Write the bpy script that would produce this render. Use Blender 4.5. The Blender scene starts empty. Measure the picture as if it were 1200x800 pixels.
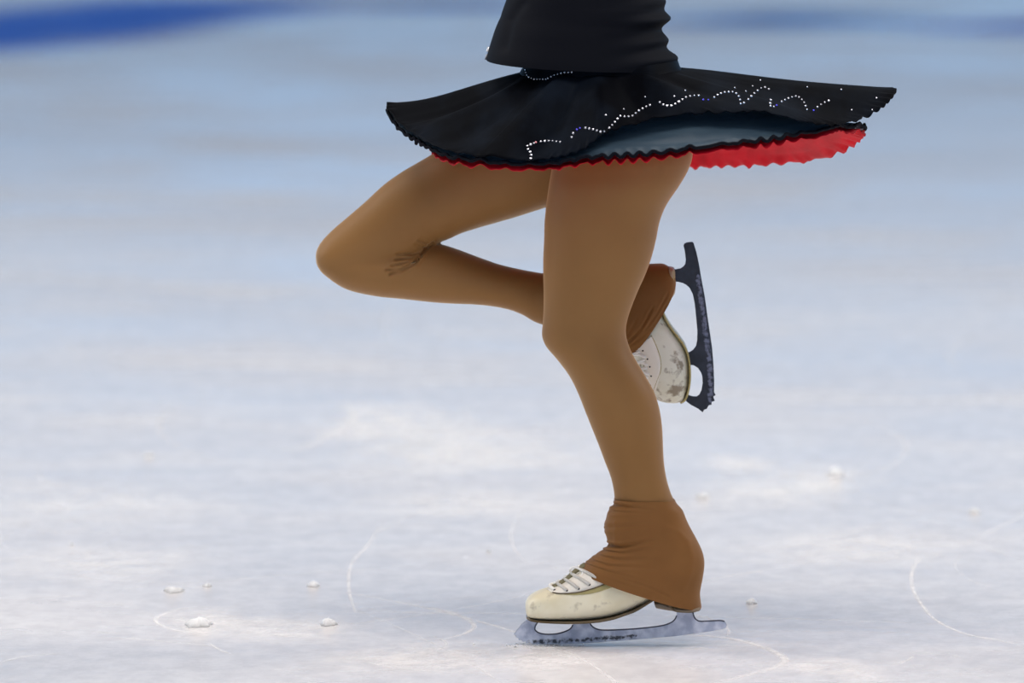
import bpy, bmesh, math, random
from mathutils import Vector, Matrix, noise
from mathutils.bvhtree import BVHTree

S = bpy.context.scene
C = S.collection
random.seed(7)

# ------------------------------------------------------------------ camera
CAM = Vector((0.0, -12.0, 1.6))
FPX = 9640.0
PITCH = math.atan(1.6 / 12.0) - math.atan(355.2 / FPX)
cd = bpy.data.cameras.new('camera')
cam = bpy.data.objects.new('camera', cd)
C.objects.link(cam)
cam.location = CAM
cam.rotation_euler = (math.pi / 2 - PITCH, 0, 0)
cd.sensor_width = 36.0
cd.lens = FPX * 36.0 / 1200.0
cd.clip_end = 400
cd.dof.use_dof = True
cd.dof.focus_distance = 12.05
cd.dof.aperture_fstop = 4.0
S.camera = cam

# ------------------------------------------------------------------ world
w = bpy.data.worlds.new('arena')
S.world = w
w.use_nodes = True
nt = w.node_tree
nt.nodes.clear()
wo = nt.nodes.new('ShaderNodeOutputWorld')
bg = nt.nodes.new('ShaderNodeBackground')
tc = nt.nodes.new('ShaderNodeTexCoord')
sx = nt.nodes.new('ShaderNodeSeparateXYZ')
rp = nt.nodes.new('ShaderNodeValToRGB')
nt.links.new(tc.outputs['Generated'], sx.inputs[0])
nt.links.new(sx.outputs['Z'], rp.inputs[0])
el = rp.color_ramp.elements
el[0].position = 0.0
el[0].color = (0.95, 1.95, 3.3, 1)
el[1].position = 0.07
el[1].color = (0.66, 1.28, 2.15, 1)
for p, c in ((0.12, (0.15, 0.24, 0.36, 1)), (0.30, (0.27, 0.30, 0.36, 1)), (1.0, (0.30, 0.31, 0.34, 1))):
    e = el.new(p)
    e.color = c
nt.links.new(rp.outputs[0], bg.inputs[0])
bg.inputs[1].default_value = 0.8
nt.links.new(bg.outputs[0], wo.inputs[0])

# ------------------------------------------------------------------ lamps
def area(name, loc, size, energy, color=(1, 1, 1), target=None):
    l = bpy.data.lights.new(name, 'AREA')
    l.shape = 'RECTANGLE'
    l.size, l.size_y = size
    l.energy = energy
    l.color = color
    o = bpy.data.objects.new(name, l)
    C.objects.link(o)
    o.location = loc
    d = (Vector(target) if target else Vector((loc[0], loc[1], 0))) - Vector(loc)
    o.rotation_euler = d.to_track_quat('-Z', 'Y').to_euler()
    return o
area('arena_or_fill_lamp', (0, 5, 9.0), (9, 5), 230, (1, 0.98, 0.96))
area('arena_or_fill_lamp', (-8, 3.5, 6.0), (4, 5), 440, (1, 0.96, 0.91), (0, 0, 0.5))  # side lamp added low to brighten the leg edges
area('arena_or_fill_lamp', (8, 3.5, 6.0), (4, 5), 440, (1, 0.96, 0.91), (0, 0, 0.5))  # added counterpart, lights the opposite leg edges
area('arena_or_fill_lamp', (0, 18, 10.0), (16, 6), 120, (1, 0.98, 0.97))
area('arena_or_fill_lamp', (0, -3.5, 10.0), (9, 5), 930, (1, 0.925, 0.865))
area('arena_or_fill_lamp', (1, -10, 7.0), (7, 4), 200, (1, 0.95, 0.90), (0, 0, 0.4))  # added front fill that brightens boots and blade

S.view_settings.view_transform = 'Standard'
S.view_settings.look = 'None'
S.view_settings.gamma = 1.0
S.view_settings.use_curve_mapping = False
S.view_settings.exposure = -0.25

# ------------------------------------------------------------------ helpers
_cp, _sp = math.cos(PITCH), math.sin(PITCH)
def ray(px, py):
    a, b = (px - 600.0) / FPX, (400.0 - py) / FPX
    return Vector((a, _cp + b * _sp, -_sp + b * _cp))
def W(px, py, y=0.0):
    d = ray(px, py)
    return CAM + d * ((y - CAM.y) / d.y)
def G(px, py, z=0.0):
    d = ray(px, py)
    return CAM + d * ((z - CAM.z) / d.z)
def proj(p):
    v = p - CAM
    dep = v.y * _cp - v.z * _sp
    up = v.y * _sp + v.z * _cp
    return 600 + FPX * v.x / dep, 400 - FPX * up / dep

def catmull(vals, n, closed=False):
    m = len(vals)
    out = []
    seg = m if closed else m - 1
    for k in range(n):
        u = k * seg / (n if closed else (n - 1))
        i = min(int(u), seg - 1)
        f = u - i
        if closed:
            a, b, c, d = (vals[(i + j) % m] for j in (-1, 0, 1, 2))
        else:
            a, b, c, d = (vals[min(max(i + j, 0), m - 1)] for j in (-1, 0, 1, 2))
        out.append(tuple(0.5 * (2 * q + (r - p) * f + (2 * p - 5 * q + 4 * r - s) * f * f + (3 * q - p - 3 * r + s) * f ** 3)
                         for p, q, r, s in zip(a, b, c, d)))
    return out

def link(name, mesh, mat=None, parent=None, smooth=True):
    o = bpy.data.objects.new(name, mesh)
    C.objects.link(o)
    if mat:
        mesh.materials.append(mat)
    if smooth:
        for p in mesh.polygons:
            p.use_smooth = True
    if parent:
        o.parent = parent
    return o

def to_mesh(name, bm):
    bmesh.ops.recalc_face_normals(bm, faces=bm.faces)
    me = bpy.data.meshes.new(name)
    bm.to_mesh(me)
    bm.free()
    return me

def loft(bm, stations, n=40, m=48, ex=2.0, caps=(True, True), disp=None, closed_ring=True):
    """stations: (ax, ay, bx, by, y, half_depth, bow_px) - edges in the side view, real depth across it"""
    st = [tuple(s) + (0.0,) * (7 - len(s)) for s in stations]
    rings = []
    rs = catmull(st, n)
    for k, (ax, ay, bx, by, y, hd, bow) in enumerate(rs):
        hd = max(hd, 0.001)
        A, B = W(ax, ay, y), W(bx, by, y)
        c, h = (A + B) / 2, (A - B) / 2
        nrm = Vector((h.z, 0, -h.x))
        if nrm.length > 1e-9:
            nrm.normalize()
        ring = []
        for j in range(m):
            t = 2 * math.pi * j / m
            ct, sn = math.cos(t), math.sin(t)
            q = 2.0 / ex
            u = math.copysign(abs(ct) ** q, ct)
            v = math.copysign(abs(sn) ** q, sn)
            p = c + h * u + Vector((0, -hd * v, 0)) + nrm * (bow / 800.0 * v)
            if disp:
                d = h * u + Vector((0, -hd * v, 0))
                if d.length > 1e-6:
                    p += d.normalized() * disp(k / (n - 1), t, p)
            ring.append(bm.verts.new(p))
        rings.append(ring)
    for r0, r1 in zip(rings, rings[1:]):
        for j in range(m):
            bm.faces.new((r0[j], r0[(j + 1) % m], r1[(j + 1) % m], r1[j]))
    for flag, ring in ((caps[0], rings[0]), (caps[1], rings[-1])):
        if flag:
            c = bm.verts.new(sum((v.co for v in ring), Vector()) / m)
            for j in range(m):
                bm.faces.new((ring[j], ring[(j + 1) % m], c))
    return rings

def tube(bm, pts, r, m=8, closed=False):
    n = len(pts)
    rings = []
    for i, p in enumerate(pts):
        if closed:
            t = pts[(i + 1) % n] - pts[i - 1]
        else:
            t = pts[min(i + 1, n - 1)] - pts[max(i - 1, 0)]
        t = t.normalized() if t.length > 1e-9 else Vector((1, 0, 0))
        a = t.cross(Vector((0.13, 1, 0.21))).normalized()
        b = t.cross(a)
        rr = r(i / max(n - 1, 1)) if callable(r) else r
        rings.append([bm.verts.new(p + (a * math.cos(2 * math.pi * j / m) + b * math.sin(2 * math.pi * j / m)) * rr) for j in range(m)])
    k = n if closed else n - 1
    for i in range(k):
        r0, r1 = rings[i], rings[(i + 1) % n]
        for j in range(m):
            bm.faces.new((r0[j], r0[(j + 1) % m], r1[(j + 1) % m], r1[j]))
    if not closed:
        bm.faces.new(rings[0][::-1])
        bm.faces.new(rings[-1])

def fused(name, bm, voxel, smooth_it):
    """fuse overlapping closed lofts into one continuous skin"""
    me = to_mesh(name + '_raw', bm)
    o = bpy.data.objects.new(name + '_raw', me)
    C.objects.link(o)
    r = o.modifiers.new('r', 'REMESH')
    r.mode = 'VOXEL'
    r.voxel_size = voxel
    s = o.modifiers.new('s', 'SMOOTH')
    s.factor = 0.5
    s.iterations = smooth_it
    dg = bpy.context.evaluated_depsgraph_get()
    dg.update()
    out = bpy.data.meshes.new_from_object(o.evaluated_get(dg))
    out.name = name
    bpy.data.objects.remove(o)
    bpy.data.meshes.remove(me)
    return out

def bvh_of(me):
    return BVHTree.FromPolygons([v.co.copy() for v in me.vertices], [tuple(p.vertices) for p in me.polygons])
def hit(bvh, px, py):
    loc, nor, i, d = bvh.ray_cast(CAM, ray(px, py).normalized())
    if loc is None:
        return None, None
    if nor.dot(ray(px, py)) > 0:
        nor = -nor
    return loc, nor
def seg_dist(x, y, line):
    best = 1e9
    for (ax, ay), (bx, by) in zip(line, line[1:]):
        dx, dy = bx - ax, by - ay
        l = dx * dx + dy * dy
        f = 0 if l == 0 else max(0, min(1, ((x - ax) * dx + (y - ay) * dy) / l))
        best = min(best, math.hypot(x - ax - f * dx, y - ay - f * dy))
    return best

# ------------------------------------------------------------------ materials
def mat(name, col, rough=0.5, **kw):
    m = bpy.data.materials.new(name)
    m.use_nodes = True
    b = m.node_tree.nodes['Principled BSDF']
    b.inputs['Base Color'].default_value = (*col, 1)
    b.inputs['Roughness'].default_value = rough
    for k, v in kw.items():
        b.inputs[k].default_value = v
    return m
def noisy(m, scale, c1, c2, lo=0.4, hi=0.6, detail=4, stretch=(1, 1, 1), bump=0.0, bump_scale=None):
    nt = m.node_tree
    b = nt.nodes['Principled BSDF']
    tc = nt.nodes.new('ShaderNodeTexCoord')
    mp = nt.nodes.new('ShaderNodeMapping')
    mp.inputs['Scale'].default_value = stretch
    n = nt.nodes.new('ShaderNodeTexNoise')
    n.inputs['Scale'].default_value = scale
    n.inputs['Detail'].default_value = detail
    r = nt.nodes.new('ShaderNodeValToRGB')
    r.color_ramp.elements[0].position = lo
    r.color_ramp.elements[1].position = hi
    r.color_ramp.elements[0].color = (*c1, 1)
    r.color_ramp.elements[1].color = (*c2, 1)
    nt.links.new(tc.outputs['Object'], mp.inputs[0])
    nt.links.new(mp.outputs[0], n.inputs['Vector'])
    nt.links.new(n.outputs[0], r.inputs[0])
    nt.links.new(r.outputs[0], b.inputs['Base Color'])
    if bump:
        n2 = nt.nodes.new('ShaderNodeTexNoise')
        n2.inputs['Scale'].default_value = bump_scale or scale
        n2.inputs['Detail'].default_value = 5
        nt.links.new(mp.outputs[0], n2.inputs['Vector'])
        bp = nt.nodes.new('ShaderNodeBump')
        bp.inputs['Strength'].default_value = bump
        bp.inputs['Distance'].default_value = 0.004
        nt.links.new(n2.outputs[0], bp.inputs['Height'])
        nt.links.new(bp.outputs[0], b.inputs['Normal'])
    return m

M_tights = mat('tights_nylon', (0.30, 0.165, 0.072), 0.55, **{'Sheen Weight': 0.7, 'Sheen Roughness': 0.3, 'Sheen Tint': (1.0, 0.72, 0.42, 1), 'Specular IOR Level': 0.25})
noisy(M_tights, 6, (0.245, 0.118, 0.034), (0.27, 0.135, 0.042), 0.35, 0.65)
M_cover = mat('tights_cuff_nylon', (0.25, 0.115, 0.035), 0.6, **{'Sheen Weight': 0.2, 'Sheen Roughness': 0.4, 'Sheen Tint': (1.0, 0.7, 0.4, 1), 'Specular IOR Level': 0.2})
noisy(M_cover, 14, (0.195, 0.083, 0.022), (0.225, 0.098, 0.027), 0.35, 0.65)
M_skin = mat('skin', (0.6, 0.38, 0.28), 0.5)
M_black = mat('black_jersey', (0.0045, 0.005, 0.008), 0.75, **{'Specular IOR Level': 0.08})
M_velvet = mat('black_velvet', (0.0022, 0.0026, 0.0045), 0.55, **{'Specular IOR Level': 0.03})
M_navy = mat('navy_satin', (0.018, 0.034, 0.055), 0.42, **{'Specular IOR Level': 0.45, 'Sheen Weight': 0.1, 'Sheen Tint': (0.5, 0.75, 1, 1)})
noisy(M_navy, 9, (0.012, 0.026, 0.042), (0.030, 0.054, 0.076), 0.35, 0.65, stretch=(0.6, 1, 5), bump=0.35, bump_scale=14)
noisy(M_velvet, 7, (0.0010, 0.0013, 0.0026), (0.005, 0.008, 0.014), 0.45, 0.75, stretch=(2.0, 1, 1), bump=0.25, bump_scale=9)  # lighter blue-black noise paints the fabric's sheen into the colour
M_hem = mat('black_hem', (0.004, 0.0045, 0.008), 0.7, **{'Specular IOR Level': 0.05})
M_red = mat('red_lining', (0.5, 0.003, 0.012), 0.6, **{'Specular IOR Level': 0.15})
noisy(M_red, 12, (0.46, 0.002, 0.010), (0.66, 0.005, 0.018), 0.35, 0.65, stretch=(3, 1, 1), bump=0.5, bump_scale=22)
M_gem = mat('rhinestone', (0.75, 0.75, 0.82), 0.12, **{'Metallic': 0.6})
M_gemblue = mat('blue_rhinestone', (0.12, 0.10, 0.85), 0.1, **{'Metallic': 0.3})
M_gempink = mat('pink_rhinestone', (0.9, 0.35, 0.4), 0.1, **{'Metallic': 0.3})
M_zip = mat('zip_metal', (0.6, 0.62, 0.66), 0.3, **{'Metallic': 0.8})

def boot_mat(name, c1, c2, dirt, toe=None):
    m = mat(name, c2, 0.42, **{'Specular IOR Level': 0.4})
    noisy(m, 18, c1, c2, 0.3, 0.55, bump=0.12, bump_scale=60)
    nt = m.node_tree
    b = nt.nodes['Principled BSDF']
    src = b.inputs['Base Color'].links[0].from_socket
    tc = nt.nodes['Texture Coordinate']
    n = nt.nodes.new('ShaderNodeTexNoise')
    n.inputs['Scale'].default_value = 70
    n.inputs['Detail'].default_value = 6
    nt.links.new(tc.outputs['Object'], n.inputs['Vector'])
    r = nt.nodes.new('ShaderNodeValToRGB')
    r.color_ramp.elements[0].position = 0.60
    r.color_ramp.elements[1].position = 0.72
    r.color_ramp.elements[0].color = (0, 0, 0, 1)
    r.color_ramp.elements[1].color = (dirt, dirt, dirt, 1)
    f = n.outputs[0]
    if toe:
        sp = nt.nodes.new('ShaderNodeSeparateXYZ')
        nt.links.new(tc.outputs['Object'], sp.inputs[0])
        mr = nt.nodes.new('ShaderNodeMapRange')
        mr.inputs[1].default_value, mr.inputs[2].default_value = toe
        mr.inputs[3].default_value, mr.inputs[4].default_value = 0.0, 0.13
        nt.links.new(sp.outputs['Z'], mr.inputs[0])
        ad = nt.nodes.new('ShaderNodeMath')
        nt.links.new(mr.outputs[0], ad.inputs[0])
        nt.links.new(f, ad.inputs[1])
        f = ad.outputs[0]
    nt.links.new(f, r.inputs[0])
    mx = nt.nodes.new('ShaderNodeMix')
    mx.data_type = 'RGBA'
    nt.links.new(r.outputs[0], mx.inputs[0])
    nt.links.new(src, mx.inputs[6])
    mx.inputs[7].default_value = (0.20, 0.14, 0.08, 1)
    nt.links.new(mx.outputs[2], b.inputs['Base Color'])
    return m
M_boot = boot_mat('boot_leather', (0.78, 0.69, 0.46), (0.88, 0.81, 0.61), 0.4)
M_facing = mat('boot_facing_leather', (0.88, 0.83, 0.73), 0.45)
M_olive = mat('boot_trim_leather', (0.42, 0.35, 0.14), 0.4)
M_sole = mat('boot_sole', (0.10, 0.065, 0.025), 0.4)
M_heel = mat('boot_heel', (0.20, 0.15, 0.10), 0.45)
M_lace = mat('laces', (0.94, 0.92, 0.87), 0.75)
M_eye = mat('eyelet', (0.015, 0.012, 0.01), 0.4)

def steel(name, c1, c2, frost, metallic, rough):
    m = mat(name, c1, rough, Metallic=metallic)
    nt = m.node_tree
    b = nt.nodes['Principled BSDF']
    noisy(m, 60, c1, c2, 0.4, 0.65, detail=6, bump=0.2, bump_scale=150)
    src = b.inputs['Base Color'].links[0].from_socket
    at = nt.nodes.new('ShaderNodeAttribute')
    at.attribute_name = 'frost'
    n = nt.nodes.new('ShaderNodeTexNoise')
    n.inputs['Scale'].default_value = 190
    n.inputs['Detail'].default_value = 5
    nt.links.new(nt.nodes['Texture Coordinate'].outputs['Object'], n.inputs['Vector'])
    ml = nt.nodes.new('ShaderNodeMath')
    ml.operation = 'MULTIPLY'
    nt.links.new(at.outputs['Fac'], ml.inputs[0])
    nt.links.new(n.outputs[0], ml.inputs[1])
    r = nt.nodes.new('ShaderNodeValToRGB')
    r.color_ramp.elements[0].position = 0.33
    r.color_ramp.elements[1].position = 0.50
    nt.links.new(ml.outputs[0], r.inputs[0])
    mx = nt.nodes.new('ShaderNodeMix')
    mx.data_type = 'RGBA'
    nt.links.new(r.outputs[0], mx.inputs[0])
    nt.links.new(src, mx.inputs[6])
    mx.inputs[7].default_value = (*frost, 1)
    nt.links.new(mx.outputs[2], b.inputs['Base Color'])
    mm = nt.nodes.new('ShaderNodeMath')
    mm.operation = 'MULTIPLY_ADD'
    mm.inputs[1].default_value = -metallic
    mm.inputs[2].default_value = metallic
    nt.links.new(r.outputs[0], mm.inputs[0])
    nt.links.new(mm.outputs[0], b.inputs['Metallic'])
    return m
M_steel = steel('frosted_steel', (0.40, 0.44, 0.57), (0.70, 0.73, 0.84), (0.05, 0.055, 0.07), 0.15, 0.5)
M_dark = steel('dark_steel', (0.012, 0.015, 0.026), (0.022, 0.027, 0.045), (0.15, 0.17, 0.26), 0.2, 0.45)
M_edge = mat('blade_edge', (0.06, 0.065, 0.09), 0.35, Metallic=0.6)
M_snow = mat('snow', (0.95, 0.955, 0.97), 0.8, **{'Subsurface Weight': 1.0, 'Subsurface Scale': 0.03, 'Subsurface Radius': (1, 1, 1)})

# ------------------------------------------------------------------ ice
def ice_material():
    m = bpy.data.materials.new('ice')
    m.use_nodes = True
    nt = m.node_tree
    b = nt.nodes['Principled BSDF']
    tc = nt.nodes.new('ShaderNodeTexCoord')
    def nz(scale, detail, stretch=(1, 1, 1), rough=0.55):
        mp = nt.nodes.new('ShaderNodeMapping')
        mp.inputs['Scale'].default_value = stretch
        n = nt.nodes.new('ShaderNodeTexNoise')
        n.inputs['Scale'].default_value = scale
        n.inputs['Detail'].default_value = detail
        n.inputs['Roughness'].default_value = rough
        nt.links.new(tc.outputs['Object'], mp.inputs[0])
        nt.links.new(mp.outputs[0], n.inputs['Vector'])
        return n.outputs[0]
    def ramp(src, lo, hi, c1, c2):
        r = nt.nodes.new('ShaderNodeValToRGB')
        r.color_ramp.elements[0].position = lo
        r.color_ramp.elements[1].position = hi
        r.color_ramp.elements[0].color = (*c1, 1)
        r.color_ramp.elements[1].color = (*c2, 1)
        nt.links.new(src, r.inputs[0])
        return r.outputs[0]
    def mix(f, a, b_, mode='MIX'):
        x = nt.nodes.new('ShaderNodeMix')
        x.data_type = 'RGBA'
        x.blend_type = mode
        if hasattr(f, 'links'):
            nt.links.new(f, x.inputs[0])
        else:
            x.inputs[0].default_value = f
        for s, i in ((a, 6), (b_, 7)):
            if hasattr(s, 'links'):
                nt.links.new(s, x.inputs[i])
            else:
                x.inputs[i].default_value = (*s, 1)
        return x.outputs[2]
    broad = ramp(nz(0.55, 3, (0.6, 1, 1)), 0.35, 0.65, (0.79, 0.765, 0.765), (0.87, 0.845, 0.84))
    frost = ramp(nz(1.6, 6, (0.7, 1, 1), 0.65), 0.48, 0.78, (0, 0, 0), (0.6, 0.6, 0.6))
    col = mix(frost, broad, (0.90, 0.90, 0.91))
    fine = ramp(nz(38, 8, (0.6, 0.35, 1), 0.75), 0.40, 0.60, (0.86, 0.855, 0.86), (1.0, 1.0, 1.0))
    col = mix(1.0, col, fine, 'MULTIPLY')
    streak = ramp(nz(5.5, 7, (0.45, 1, 1), 0.7), 0.36, 0.64, (0.92, 0.92, 0.93), (1.0, 1.0, 1.0))
    col = mix(1.0, col, streak, 'MULTIPLY')
    nt.links.new(col, b.inputs['Base Color'])
    rr = ramp(nz(0.9, 5), 0.35, 0.65, (0.18, 0.18, 0.18), (0.26, 0.26, 0.26))
    rr2 = mix(frost, rr, (0.45, 0.45, 0.45))
    nt.links.new(rr2, b.inputs['Roughness'])
    b.inputs['IOR'].default_value = 1.31
    bp = nt.nodes.new('ShaderNodeBump')
    bp.inputs['Strength'].default_value = 0.06
    bp.inputs['Distance'].default_value = 0.01
    nt.links.new(nz(30, 6), bp.inputs['Height'])
    nt.links.new(bp.outputs[0], b.inputs['Normal'])
    return m
bm = bmesh.new()
x0, x1, y0, y1 = -30, 30, -14, 60
for z in (0.0, -0.05):
    pass
vs = [bm.verts.new(p) for p in ((x0, y0, 0), (x1, y0, 0), (x1, y1, 0), (x0, y1, 0), (x0, y0, -.05), (x1, y0, -.05), (x1, y1, -.05), (x0, y1, -.05))]
for f in ((0, 1, 2, 3), (7, 6, 5, 4), (0, 4, 5, 1), (1, 5, 6, 2), (2, 6, 7, 3), (3, 7, 4, 0)):
    bm.faces.new([vs[i] for i in f])
ice = link('floor', to_mesh('floor', bm), ice_material(), smooth=False)
ice['kind'] = 'structure'
ice['label'] = 'scratched white ice surface of the rink'

# blue marks on the ice, far behind the skater
def feather_mat(name, col, alpha, rough=0.5, noise_scale=6.0, lo=0.3, hi=0.7, spec=0.5):
    m = mat(name, col, rough, **{'Specular IOR Level': spec})
    nt = m.node_tree
    b = nt.nodes['Principled BSDF']
    at = nt.nodes.new('ShaderNodeAttribute')
    at.attribute_name = 'fade'
    tc = nt.nodes.new('ShaderNodeTexCoord')
    n = nt.nodes.new('ShaderNodeTexNoise')
    n.inputs['Scale'].default_value = noise_scale
    n.inputs['Detail'].default_value = 6
    n.inputs['Roughness'].default_value = 0.7
    nt.links.new(tc.outputs['Object'], n.inputs['Vector'])
    mr = nt.nodes.new('ShaderNodeMapRange')
    mr.inputs[1].default_value = lo
    mr.inputs[2].default_value = hi
    nt.links.new(n.outputs[0], mr.inputs[0])
    m1 = nt.nodes.new('ShaderNodeMath')
    m1.operation = 'MULTIPLY'
    nt.links.new(mr.outputs[0], m1.inputs[0])
    nt.links.new(at.outputs['Fac'], m1.inputs[1])
    m2 = nt.nodes.new('ShaderNodeMath')
    m2.operation = 'MULTIPLY'
    m2.inputs[1].default_value = alpha
    nt.links.new(m1.outputs[0], m2.inputs[0])
    nt.links.new(m2.outputs[0], b.inputs['Alpha'])
    return m
def ribbon(bm, lay, pts, width, z, n=None, strength=1.0):
    n = n or max(12, len(pts) * 8)
    P = [Vector(p) for p in catmull([tuple(p) for p in pts], n)]
    cols = (-1, -0.5, 0, 0.5, 1)
    fade = (0, 0.8, 1, 0.8, 0)
    rows = []
    for i, p in enumerate(P):
        t = (P[min(i + 1, n - 1)] - P[max(i - 1, 0)])
        t.z = 0
        t = t.normalized() if t.length > 1e-9 else Vector((1, 0, 0))
        s = Vector((-t.y, t.x, 0))
        u = i / (n - 1)
        e = min(1.0, 5 * u, 5 * (1 - u))
        row = []
        for c, f in zip(cols, fade):
            v = bm.verts.new((p.x + s.x * c * width / 2, p.y + s.y * c * width / 2, z))
            v[lay] = f * e * strength
            row.append(v)
        rows.append(row)
    for a, b in zip(rows, rows[1:]):
        for j in range(4):
            bm.faces.new((a[j], a[j + 1], b[j + 1], b[j]))
def stripe(name, px, width, label, alpha, col):
    bm = bmesh.new()
    lay = bm.verts.layers.float.new('fade')
    ribbon(bm, lay, [G(*p) for p in px], width, 0.0015, n=60)
    o = link(name, to_mesh(name, bm), feather_mat(name + '_blue', col, alpha, 0.6, 1.2, 0.05, 0.5, 0.1))
    o['label'] = label
    o['category'] = 'ice marking'
    return o
stripe('ice_marking', [(-260, 66), (-120, 52), (0, 40), (100, 22), (180, 12), (250, 4), (340, -6)], 1.4,
       'curved blue line on the ice at the top left corner', 0.95, (0.03, 0.20, 0.90))
stripe('ice_marking', [(400, 4), (480, 6), (540, 6), (600, 5), (660, 2)], 0.9, 'faint blue mark on the ice just left of the black top', 0.6, (0.05, 0.28, 0.9))
stripe('ice_marking', [(790, 18), (870, 25), (930, 24), (990, 21), (1040, 18)], 1.0, 'pale blue mark on the ice above the right side of the skirt', 0.7, (0.05, 0.34, 0.98))
stripe('ice_marking', [(1120, 38), (1160, 34), (1200, 32), (1300, 28)], 0.8, 'short violet blue mark in the ice at the right border of the photo', 0.8, (0.12, 0.24, 0.9))

# skate scratches
bm = bmesh.new()
lay = bm.verts.layers.float.new('fade')
def scratch(px, wpx, st=1.0):
    pts = [G(*p) for p in px]
    mid = pts[len(pts) // 2]
    ribbon(bm, lay, pts, wpx / 800.0 * 1.3, 0.0003, strength=st)
scratch([(1200, 757), (1170, 750), (1130, 742), (1095, 725), (1075, 700), (1068, 680), (1072, 662), (1082, 650)], 4)
scratch([(1040, 618), (1080, 625), (1120, 633), (1160, 643), (1205, 657)], 5, .8)
scratch([(790, 742), (850, 747), (885, 755), (910, 765), (920, 774), (905, 783), (870, 792), (830, 801)], 9)
scratch([(300, 532), (350, 525), (390, 508), (410, 495), (414, 484), (402, 474), (370, 472)], 10)
scratch([(450, 610), (430, 640), (412, 660), (409, 690), (418, 722)], 3.5, .8)
scratch([(500, 711), (530, 718), (555, 731), (545, 742), (515, 750)], 6, .8)
scratch([(250, 711), (210, 714), (182, 726), (205, 738), (250, 744)], 5)
scratch([(120, 745), (200, 752), (248, 757)], 4, .9)
scratch([(0, 776), (30, 769), (70, 766)], 4, .9)
scratch([(245, 753), (255, 760), (270, 766)], 4, .8)
scratch([(420, 770), (460, 782), (560, 789)], 5, .7)
scratch([(835, 532), (870, 545), (912, 550)], 8, .9)
scratch([(440, 625), (490, 600), (560, 580)], 4, .5)
scratch([(600, 772), (640, 764), (675, 772), (640, 783)], 8, .6)
scratch([(0, 612), (80, 623), (150, 622)], 5, .7)
scratch([(860, 660), (980, 655), (1040, 648)], 5, .6)
rs = random.Random(3)
for i in range(150):
    cx, cy = rs.uniform(-1.2, 1.2), rs.uniform(-0.9, 7.0)
    R = rs.choice((0.3, 0.6, 1.2, 3.0, 8.0)) * rs.uniform(0.6, 1.5)
    a0 = rs.uniform(0, 6.28)
    da = rs.uniform(0.4, 1.6) * min(1.0, 0.9 / R)
    pts = [Vector((cx + R * (math.cos(a0 + da * k / 6) - math.cos(a0)), cy + R * (math.sin(a0 + da * k / 6) - math.sin(a0)), 0)) for k in range(7)]
    ribbon(bm, lay, pts, rs.uniform(0.003, 0.010), 0.0001 + 0.000001 * i, n=24, strength=rs.uniform(0.25, 0.75))
me = to_mesh('ice_scratches', bm)
o = link('ice_scratches', me, feather_mat('scraped_ice', (0.93, 0.93, 0.94), 0.85, 0.8, 25, 0.25, 0.6))
o['kind'] = 'stuff'
o['label'] = 'curved white skate scratches all over the ice'
o['category'] = 'scratches'

# powdery snow patches
bm = bmesh.new()
lay = bm.verts.layers.float.new('fade')
def patch(px, py, rx, ry, st, z):
    c = G(px, py)
    rows = []
    for k, f in enumerate((1.0, .9, .7, .4, .15, 0.0)):
        row = []
        for j in range(48):
            t = 2 * math.pi * j / 48
            wv = 1 + .3 * noise.noise(Vector((math.cos(t) * 1.6 + px, math.sin(t) * 1.6, 0)))
            v = bm.verts.new((c.x + rx * k / 5 * wv * math.cos(t), c.y + ry * k / 5 * wv * math.sin(t), z))
            v[lay] = f * st
            row.append(v)
        rows.append(row)
    for a, b in zip(rows, rows[1:]):
        for j in range(48):
            bm.faces.new((a[j], b[j], b[(j + 1) % 48], a[(j + 1) % 48]))
for i, a in enumerate(((455, 492, .16, .5, .7), (520, 515, .22, .5, .6), (560, 535, .35, .35, .6), (240, 728, .07, .22, .9), (330, 735, .14, .2, .7), (500, 772, .2, .2, .8), (635, 776, .10, .14, .8),
                       (900, 575, .16, .3, .7), (960, 560, .12, .3, .6), (870, 545, .09, .2, .7), (960, 780, .10, .12, .7), (1010, 790, .06, .10, .7), (640, 757, .07, .05, .9), (820, 757, .2, .08, .4), (120, 660, .2, .35, .5), (1010, 640, .25, .35, .5), (560, 590, .3, .3, .5), (100, 590, .3, .5, .4))):
    patch(*a, 0.0004 + i * 0.00001)
o = link('snow_powder', to_mesh('snow_powder', bm), feather_mat('powder', (0.97, 0.97, 0.97), 0.85, 0.9, 16, 0.36, 0.62))
o['kind'] = 'stuff'
o['label'] = 'powdery white snow dust scraped over the ice'
o['category'] = 'snow'

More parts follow.
